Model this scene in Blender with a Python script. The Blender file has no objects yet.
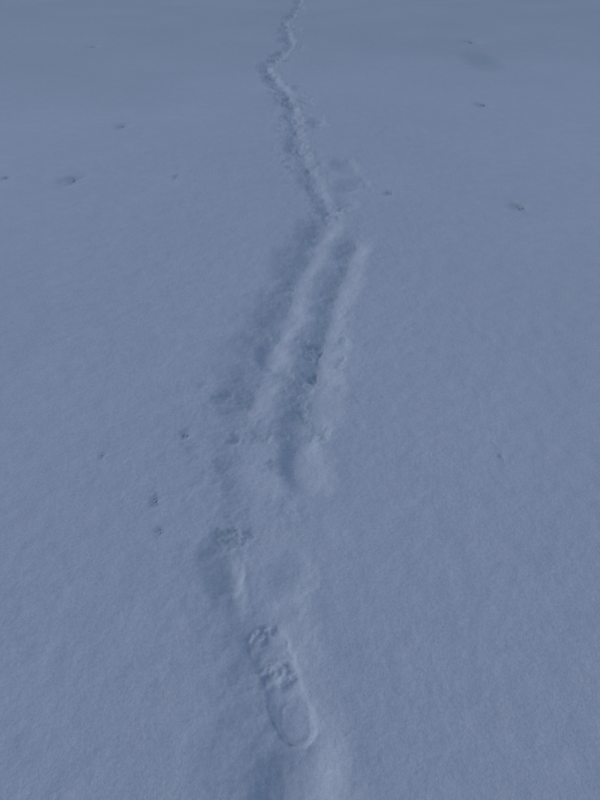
import bpy, math, random, numpy as np
from mathutils import Vector
# trail centre lines, metres on the ground (x right, y away from the walker)
G0=[(.217,3.966),(.133,4.438),(.04,5.002),(-.018,5.539),(-.049,6.358),(-.112,7.395),(-.304,8.165),(-.433,8.891),(-.308,9.58),(-.122,10.55),(-.271,12.73),(-.10,14.53),(0,16.67),(.25,19)]
G1=[(.217,3.966),(.113,3.567),(.017,3.159),(-.053,2.817),(-.108,2.522),(-.147,2.267),(-.192,2.01),(-.226,1.80)]
G1B=[(-.215,1.86),(-.231,1.758),(-.232,1.592),(-.192,1.420),(-.16,1.248),(-.135,1.1)]
G2=[(.372,3.687),(.330,3.464),(.243,3.10),(.165,2.714),(.101,2.267),(.041,1.91),(-.008,1.64)]
G3=[(-.178,1.19),(-.150,1.09),(-.105,.961),(-.054,.785),(-.035,.634),(-.03,.504),(-.02,.30)]
G4=[(-.02,.66),(-.012,.58),(-.008,.50),(-.005,.28),(0,-.3)]
PITS=[(.17,6.25,.09,.22),(.36,4.95,.10,.17),(.37,4.50,.11,.16),(-.09,5.4,.06,.13),(.30,4.2,.09,.12),
      (-.24,11.1,.10,.3),(-.46,9.1,.12,.35),(-.34,8.0,.1,.3),(-.09,12.1,.12,.4),(.02,15.2,.12,.5),(0.03,7.2,.08,.25)]
HEELS=[(.022,1.592,.075,.12),(-.128,2.332,.06,.10)]
BOOT_TOE=(-.112,.958); BOOT_HEEL=(.010,.628)
SPK=[(-1.744,4.649,5),(-2.27,4.69,2.5),(-1.70,6.11,3),(-3.17,10.55,3),(-.96,4.72,2),(1.536,4.107,4),(2.69,10.95,4),(1.93,6.946,3),(-.452,1.758,3.5),(-.507,1.42,3.5),(-.467,1.29,2.5),(-.748,1.645,2),(.756,1.64,2),(.642,4.376,2.5)]

def hsh(ix,iy,s):
    h=(ix.astype(np.int64)*374761393+iy.astype(np.int64)*668265263+s*974634777)&0xffffffff
    h=((h^(h>>13))*1274126177)&0xffffffff
    h=h^(h>>16)
    return (h&0xffffff)/float(0xffffff)*2-1
def vn(x,y,s=0):
    ix=np.floor(x);iy=np.floor(y);fx=x-ix;fy=y-iy
    fx=fx*fx*fx*(fx*(fx*6-15)+10);fy=fy*fy*fy*(fy*(fy*6-15)+10)
    a=hsh(ix,iy,s);b=hsh(ix+1,iy,s);c=hsh(ix,iy+1,s);d=hsh(ix+1,iy+1,s)
    return (a*(1-fx)+b*fx)*(1-fy)+(c*(1-fx)+d*fx)*fy
def fbm(x,y,f,o,s=0,g=.5):
    r=0;a=1
    c,sn=math.cos(.6),math.sin(.6)
    for i in range(o):
        r=r+a*vn(x*f+17.3*i,y*f+5.1*i,s+i); a*=g; f*=2.03
        x,y=x*c-y*sn,x*sn+y*c
    return r
def sst(v): v=np.clip(v,0,1); return v*v*(3-2*v)
def axis_x():
    p=list(np.arange(0,.8,.004)); s=.004
    while p[-1]<400: s*=1.022; p.append(p[-1]+s)
    p=np.array(p); return np.concatenate([-p[:0:-1],p])
def axis_y():
    p=[.35]
    while p[-1]<500: p.append(p[-1]+max(.003,min(.0013*max(p[-1],.1)**1.7,p[-1]*.05)))
    q=[.35]; s=.0035
    while q[-1]>-200: s*=1.05; q.append(q[-1]-s)
    return np.array(q[:0:-1]+p)
xs=axis_x(); ys=axis_y()
X,Y=np.meshgrid(xs,ys)

def polyd(pts,x,y):
    best=np.full(x.shape,1e9);sg=np.zeros(x.shape);tt=np.zeros(x.shape);acc=0
    for (ax,ay),(bx,by) in zip(pts[:-1],pts[1:]):
        dx,dy=bx-ax,by-ay;L=math.hypot(dx,dy)
        t=np.clip(((x-ax)*dx+(y-ay)*dy)/L/L,0,1)
        px,py=x-ax-t*dx,y-ay-t*dy
        d=np.hypot(px,py);m=d<best
        best=np.where(m,d,best);sg=np.where(m,np.sign(px*dy-py*dx),sg);tt=np.where(m,acc+t*L,tt);acc+=L
    return best,sg,tt,acc
Z=.010*fbm(X,Y,.35,3,5)*np.clip(np.hypot(X,Y)/6,0.15,6)**.6
Z+=.0018*fbm(X,Y,2.2,3,20)*np.clip(1.3-Y/14,.2,1)
Z+=.0010*fbm(X,Y,22,3,40)*np.clip(1.2-Y/12,0,1)
comp_shade=np.zeros(X.shape)
iy0=np.searchsorted(ys,-3);iy1=np.searchsorted(ys,21);ix0=np.searchsorted(xs,-1.3);ix1=np.searchsorted(xs,1.3)
sl=(slice(iy0,iy1),slice(ix0,ix1))
x=X[sl];y=Y[sl]
wob=fbm(x,y,8,4,60,.53); wx=x+.022*wob; wy=y+.022*fbm(x,y,8,4,70,.53)
H=np.zeros(x.shape); M=np.zeros(x.shape); S=np.ones(x.shape)
def groove(pts,wl,wr,dep,fade=.25,berm=.04,p=2.0,var=.35,mk=.7):
    global H,M,S
    d0,s,t,L=polyd(pts,wx,wy)
    dirflip=1 if pts[0][1]<pts[-1][1] else -1
    right=(s*dirflip)>0
    dr=polyd(pts,x+.3*(wx-x),y+.3*(wy-y))[0]
    d=np.where(right,.35*d0+.65*dr,d0)          # the lit wall stays smoother than the crumbled one
    w=np.where(right,wr,wl)*(1+.25*vn(t*6,t*0+3,9))
    q=d/w
    f=np.clip(t/fade,0,1)*np.clip((L-t)/fade,0,1); f=f*f*(3-2*f)*.8+.2
    dv=dep*(1+var*fbm(t,t*0,4.5,3,11))*f
    H=H-np.exp(-q**p)*dv+berm*dv*np.exp(-((q-1.6)/.5)**2)*(1+.6*wob)
    M=np.maximum(M,mk*f*np.exp(-(q/1.2)**2)*np.where(right,.3,1))  # compaction tone, with shade painted stronger on the left wall
    S=S*(1-.75*f*np.where(right,np.exp(-(q/1.1)**4),0))
def pit(cx,cy,rx,ry,dep,ang=0,p=2.4,mk=.7,tilt=0,smooth=0):
    global H,M,S
    k=1-.7*smooth
    c,s=math.cos(ang),math.sin(ang)
    px=x+k*(wx-x)-cx;py=y+k*(wy-y)-cy
    a=(px*c+py*s)/rx;b=(-px*s+py*c)/ry
    q=np.sqrt(a*a+b*b)*(1+.2*k*wob)
    H=H-dep*np.exp(-q**p)*(1-tilt*np.clip(a,-1,1))+.1*dep*np.exp(-((q-1.5)/.35)**2)
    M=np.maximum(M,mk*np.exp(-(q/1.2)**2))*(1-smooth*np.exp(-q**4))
    S=S*(1-smooth*np.exp(-(q/1.1)**4))
groove(G0,.08,.055,.013,berm=.1,fade=.05,var=.6,mk=.5)
groove(G1,.14,.085,.027,mk=.9)
groove(G1B,.07,.11,.011,mk=.2)
groove(G2,.12,.08,.025,mk=.9)
groove(G3,.14,.11,.017,berm=.1,mk=.4)
groove(G4,.075,.09,.020,berm=.06,mk=.1,p=3.4,fade=.08)
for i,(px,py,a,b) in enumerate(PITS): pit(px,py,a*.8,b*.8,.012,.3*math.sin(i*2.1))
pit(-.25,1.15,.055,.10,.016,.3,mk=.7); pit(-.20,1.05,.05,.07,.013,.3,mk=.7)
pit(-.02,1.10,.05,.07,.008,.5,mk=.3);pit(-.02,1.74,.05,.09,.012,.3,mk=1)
pit(*HEELS[0],.020,.2,mk=0,p=4,tilt=.7,smooth=.95); pit(*HEELS[1],.016,.2,mk=0,p=4,tilt=.6,smooth=.95)
# boot print
(bx1,by1),(bx0,by0)=BOOT_TOE,BOOT_HEEL
L=math.hypot(bx1-bx0,by1-by0);ux,uy=(bx1-bx0)/L,(by1-by0)/L
rx_=x+.006*fbm(x,y,25,2,80);ry_=y+.006*fbm(x,y,25,2,90)
t=((rx_-bx0)*ux+(ry_-by0)*uy)/L; lat=(rx_-bx0)*uy-(ry_-by0)*ux
wd=np.interp(t,[-.01,0,.03,.08,.16,.27,.42,.6,.78,.9,.96,1.0],[0,.012,.028,.038,.044,.043,.037,.046,.052,.045,.03,.0])*1.1
edge=wd-np.abs(lat)
inside=1/(1+np.exp(-np.clip(edge/.005,-40,40))); inside=inside*sst((t+.02)/.03)*sst((1.02-t)/.03)
lug=np.where(t>.36,np.sin(t*L*2*math.pi/.04+np.abs(lat)*60+2.5*vn(x*25,y*25,4)),0)
lug=np.tanh(lug*1.6)*np.clip((t-.36)*12,0,1)*np.clip(.5+fbm(x,y,14,2,5),0,1)
crk=np.exp(-(edge/.004)**2)*sst((t+.02)/.03)*sst((1.-t)/.03)*np.clip(.6+fbm(x,y,18,2,77),0,1.3)
heel=np.exp(-((np.hypot((t-.17)*L/.05,lat/.036)-1)/.12)**2)*np.clip(.7+fbm(x,y,15,2,78),0,1)
H=H-inside*(.010-.0018*lug-.012*np.clip(fbm(x,y,24,4,33,.55)-.0,0,1)*np.clip((t-.3)*6,0,1))-.0055*crk-.0032*heel*inside
S*=1-.7*inside
# crumbly disturbed snow beside the trail
ed,es,et,_=polyd([(-.02,-.3),(-.02,.30)]+G3[::-1][1:]+G1B[::-1][2:]+G1[::-1]+G0[1:],x,y)
ed2=polyd(G2,x,y)[0]; ed=np.minimum(ed,ed2)
left=x<np.interp(y,[.3,1.2,1.8,4],[-.03,-.16,-.2,.2])
wl=np.where(left,.2,.15)
band=np.exp(-(ed/wl)**2)*np.clip(1.3-y/12,.3,1)
cl=np.clip(fbm(x,y,12,5,100,.52)-.1,0,1.2)
patch=np.clip(fbm(x,y,3,3,120)+.45+.45*left*(y<1.3),0,1.2)
H-=.011*cl*band*patch*S
H+=.0011*fbm(x,y,40,3,140,.55)*band*S
far=np.clip((y-4)/3,0,1)*np.exp(-(ed/.17)**2)
fc=np.clip(fbm(x,y*.6,6,4,150,.6)-.1,0,1)*far
H-=.018*fc
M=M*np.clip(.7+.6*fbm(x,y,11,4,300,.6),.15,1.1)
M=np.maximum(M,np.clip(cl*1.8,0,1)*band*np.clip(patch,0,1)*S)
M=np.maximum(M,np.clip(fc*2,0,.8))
Z[sl]+=H
# far light falloff put into the snow colour, plus random mottling
comp_shade=.5*sst((Y+1.2*fbm(X,Y,.25,3,200)-5.0)/7)+.12*sst(fbm(X,Y,.5,3,210)+.3)
comp_shade[sl]=np.maximum(comp_shade[sl],np.clip(M,0,1))
rnd=random.Random(4)
for (sx,sy,r) in SPK:
    rr=r*.0018*math.hypot(sy,1.6)
    ss=slice(np.searchsorted(ys,sy-1),np.searchsorted(ys,sy+1));Xs,Ys=X[ss],Y[ss]
    nn=1+.5*vn(Xs/rr*.8,Ys/rr*.8,7)
    Z[ss]-=.3*rr*np.exp(-((Xs-sx)**2+((Ys-sy)/1.5)**2)/(rr*1.5*nn)**2)
    comp_shade[ss]=np.maximum(comp_shade[ss],1.0*np.exp(-((Xs-sx)**2+((Ys-sy)/1.8)**2)/(rr*1.4*nn)**2))
dx0,dy0=2.49,9.58
comp_shade=np.maximum(comp_shade,.95*np.exp(-(np.hypot((X-dx0)/.3,(Y-dy0)/.9))**3))

def mk(name,facemask):
    ny,nx=X.shape
    idx=np.arange(ny*nx).reshape(ny,nx)
    q=np.stack([idx[:-1,:-1],idx[:-1,1:],idx[1:,1:],idx[1:,:-1]],-1)[facemask]
    used=np.zeros(ny*nx,bool);used[q.ravel()]=True
    rem=np.cumsum(used)-1;q=rem[q]
    co=np.stack([X.ravel(),Y.ravel(),Z.ravel()],-1)[used]
    m=bpy.data.meshes.new(name);m.vertices.add(len(co));m.vertices.foreach_set("co",co.ravel().astype(np.float32))
    n=len(q);m.loops.add(n*4);m.loops.foreach_set("vertex_index",q.ravel().astype(np.int32))
    m.polygons.add(n);m.polygons.foreach_set("loop_start",(np.arange(n)*4).astype(np.int32))
    m.update(calc_edges=True)
    m.polygons.foreach_set("use_smooth",np.ones(n,bool))
    at=m.attributes.new("compacted_shade",'FLOAT','POINT');at.data.foreach_set("value",comp_shade.ravel()[used].astype(np.float32))  # carries trail compaction plus painted wall shade and distance falloff
    m.validate()
    o=bpy.data.objects.new(name,m);bpy.context.collection.objects.link(o);return o
fm=np.zeros((X.shape[0]-1,X.shape[1]-1),bool)
fm[iy0:iy1,np.searchsorted(xs,-.8):np.searchsorted(xs,.8)]=True
trail=mk("footprint_trail",fm); ground=mk("snow_ground",~fm)

def snowmat(name,base,tint):
    m=bpy.data.materials.new(name);m.use_nodes=True;N=m.node_tree;n=N.nodes;l=N.links
    b=n["Principled BSDF"];b.inputs["Roughness"].default_value=.9;b.inputs["Specular IOR Level"].default_value=.08
    tc=n.new("ShaderNodeNewGeometry")
    def noise(sc,det,ro=.55):
        k=n.new("ShaderNodeTexNoise");k.inputs["Scale"].default_value=sc;k.inputs["Detail"].default_value=det;k.inputs["Roughness"].default_value=ro
        l.new(tc.outputs["Position"],k.inputs["Vector"]);return k
    big=noise(.6,3);mid=noise(9,4);gr=noise(120,4,.75)
    def mr(k,a,c):
        r=n.new("ShaderNodeMapRange");r.inputs["From Min"].default_value=.25;r.inputs["From Max"].default_value=.75;r.inputs["To Min"].default_value=a;r.inputs["To Max"].default_value=c;l.new(k.outputs["Fac"],r.inputs["Value"]);return r
    r1=mr(big,.96,1.02);r2=mr(mid,.97,1.03);r3=mr(gr,.87,1.11)
    mu=n.new("ShaderNodeMath");mu.operation='MULTIPLY';l.new(r1.outputs[0],mu.inputs[0]);l.new(r2.outputs[0],mu.inputs[1])
    mu2=n.new("ShaderNodeMath");mu2.operation='MULTIPLY';l.new(mu.outputs[0],mu2.inputs[0]);l.new(r3.outputs[0],mu2.inputs[1])
    at=n.new("ShaderNodeAttribute");at.attribute_name="compacted_shade"
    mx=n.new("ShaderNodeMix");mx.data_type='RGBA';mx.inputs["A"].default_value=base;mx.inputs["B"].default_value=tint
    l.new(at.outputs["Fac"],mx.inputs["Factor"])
    vm=n.new("ShaderNodeVectorMath");vm.operation='SCALE';l.new(mx.outputs["Result"],vm.inputs[0]);l.new(mu2.outputs[0],vm.inputs["Scale"])
    l.new(vm.outputs[0],b.inputs["Base Color"])
    f1=noise(70,4,.6);f2=noise(260,2,.5)
    b1=n.new("ShaderNodeBump");b1.inputs["Strength"].default_value=.32;b1.inputs["Distance"].default_value=.006;l.new(f1.outputs["Fac"],b1.inputs["Height"])
    b2=n.new("ShaderNodeBump");b2.inputs["Strength"].default_value=.45;b2.inputs["Distance"].default_value=.002;l.new(f2.outputs["Fac"],b2.inputs["Height"]);l.new(b1.outputs[0],b2.inputs["Normal"])
    l.new(b2.outputs[0],b.inputs["Normal"]);return m
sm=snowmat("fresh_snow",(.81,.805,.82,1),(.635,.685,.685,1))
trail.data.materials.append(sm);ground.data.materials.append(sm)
# crumbs of icy snow scattered on the surface (one object)
import bmesh
bm=bmesh.new()
for (sx,sy,r) in SPK:
    sc=r*.0018*math.hypot(sy,1.6)
    zi=Z[np.searchsorted(ys,sy),np.searchsorted(xs,sx)]
    for k in range(rnd.randint(4,8)):
        ox,oy=rnd.gauss(0,sc*.5),rnd.gauss(0,sc*.9);s_=sc*rnd.uniform(.15,.42)
        v=bmesh.ops.create_icosphere(bm,subdivisions=2,radius=s_)['verts']
        ph=[rnd.uniform(0,6) for _ in range(4)]
        for q in v:
            k2=1+.3*math.sin(q.co.x/s_*3+ph[0])*math.sin(q.co.y/s_*2.6+ph[1])+.2*math.sin(q.co.z/s_*4+ph[2])
            q.co=Vector((q.co.x*k2*1.2+sx+ox,q.co.y*k2*1.3+sy+oy,q.co.z*k2*.3+zi+s_*.05))
m=bpy.data.meshes.new("snow_crumbs");bm.to_mesh(m);bm.free()
for p in m.polygons:p.use_smooth=True
cr=bpy.data.objects.new("snow_crumbs",m);bpy.context.collection.objects.link(cr)
m.materials.append(snowmat("icy_snow",(.58,.61,.62,1),(.5,.5,.5,1)))

# sky and soft low light
w=bpy.data.worlds.new("World");bpy.context.scene.world=w;w.use_nodes=True;n=w.node_tree.nodes
sky=n.new("ShaderNodeTexSky");sky.sky_type='NISHITA';sky.sun_disc=False
el,az=math.radians(34),math.radians(-75)
sky.sun_elevation=el;sky.sun_rotation=az;sky.ozone_density=4.6;sky.dust_density=.3
w.node_tree.links.new(sky.outputs[0],n["Background"].inputs[0]);n["Background"].inputs[1].default_value=.090
sd=bpy.data.lights.new("sun",'SUN');sd.energy=.60;sd.angle=math.radians(75);sd.color=(1,.94,.92)
so=bpy.data.objects.new("sun",sd);bpy.context.collection.objects.link(so)
d=Vector((math.sin(az)*math.cos(el),math.cos(az)*math.cos(el),math.sin(el)))
so.rotation_euler=d.to_track_quat('Z','Y').to_euler()
c=bpy.data.cameras.new("camera");co=bpy.data.objects.new("camera",c);bpy.context.collection.objects.link(co)
co.location=(0,0,1.6);co.rotation_euler=(math.radians(51),0,0)
c.sensor_fit='VERTICAL';c.sensor_height=24;c.lens=604/800*24;c.clip_end=2000;c.clip_start=.02
s=bpy.context.scene;s.camera=co;s.view_settings.view_transform='Standard';s.view_settings.look='None'
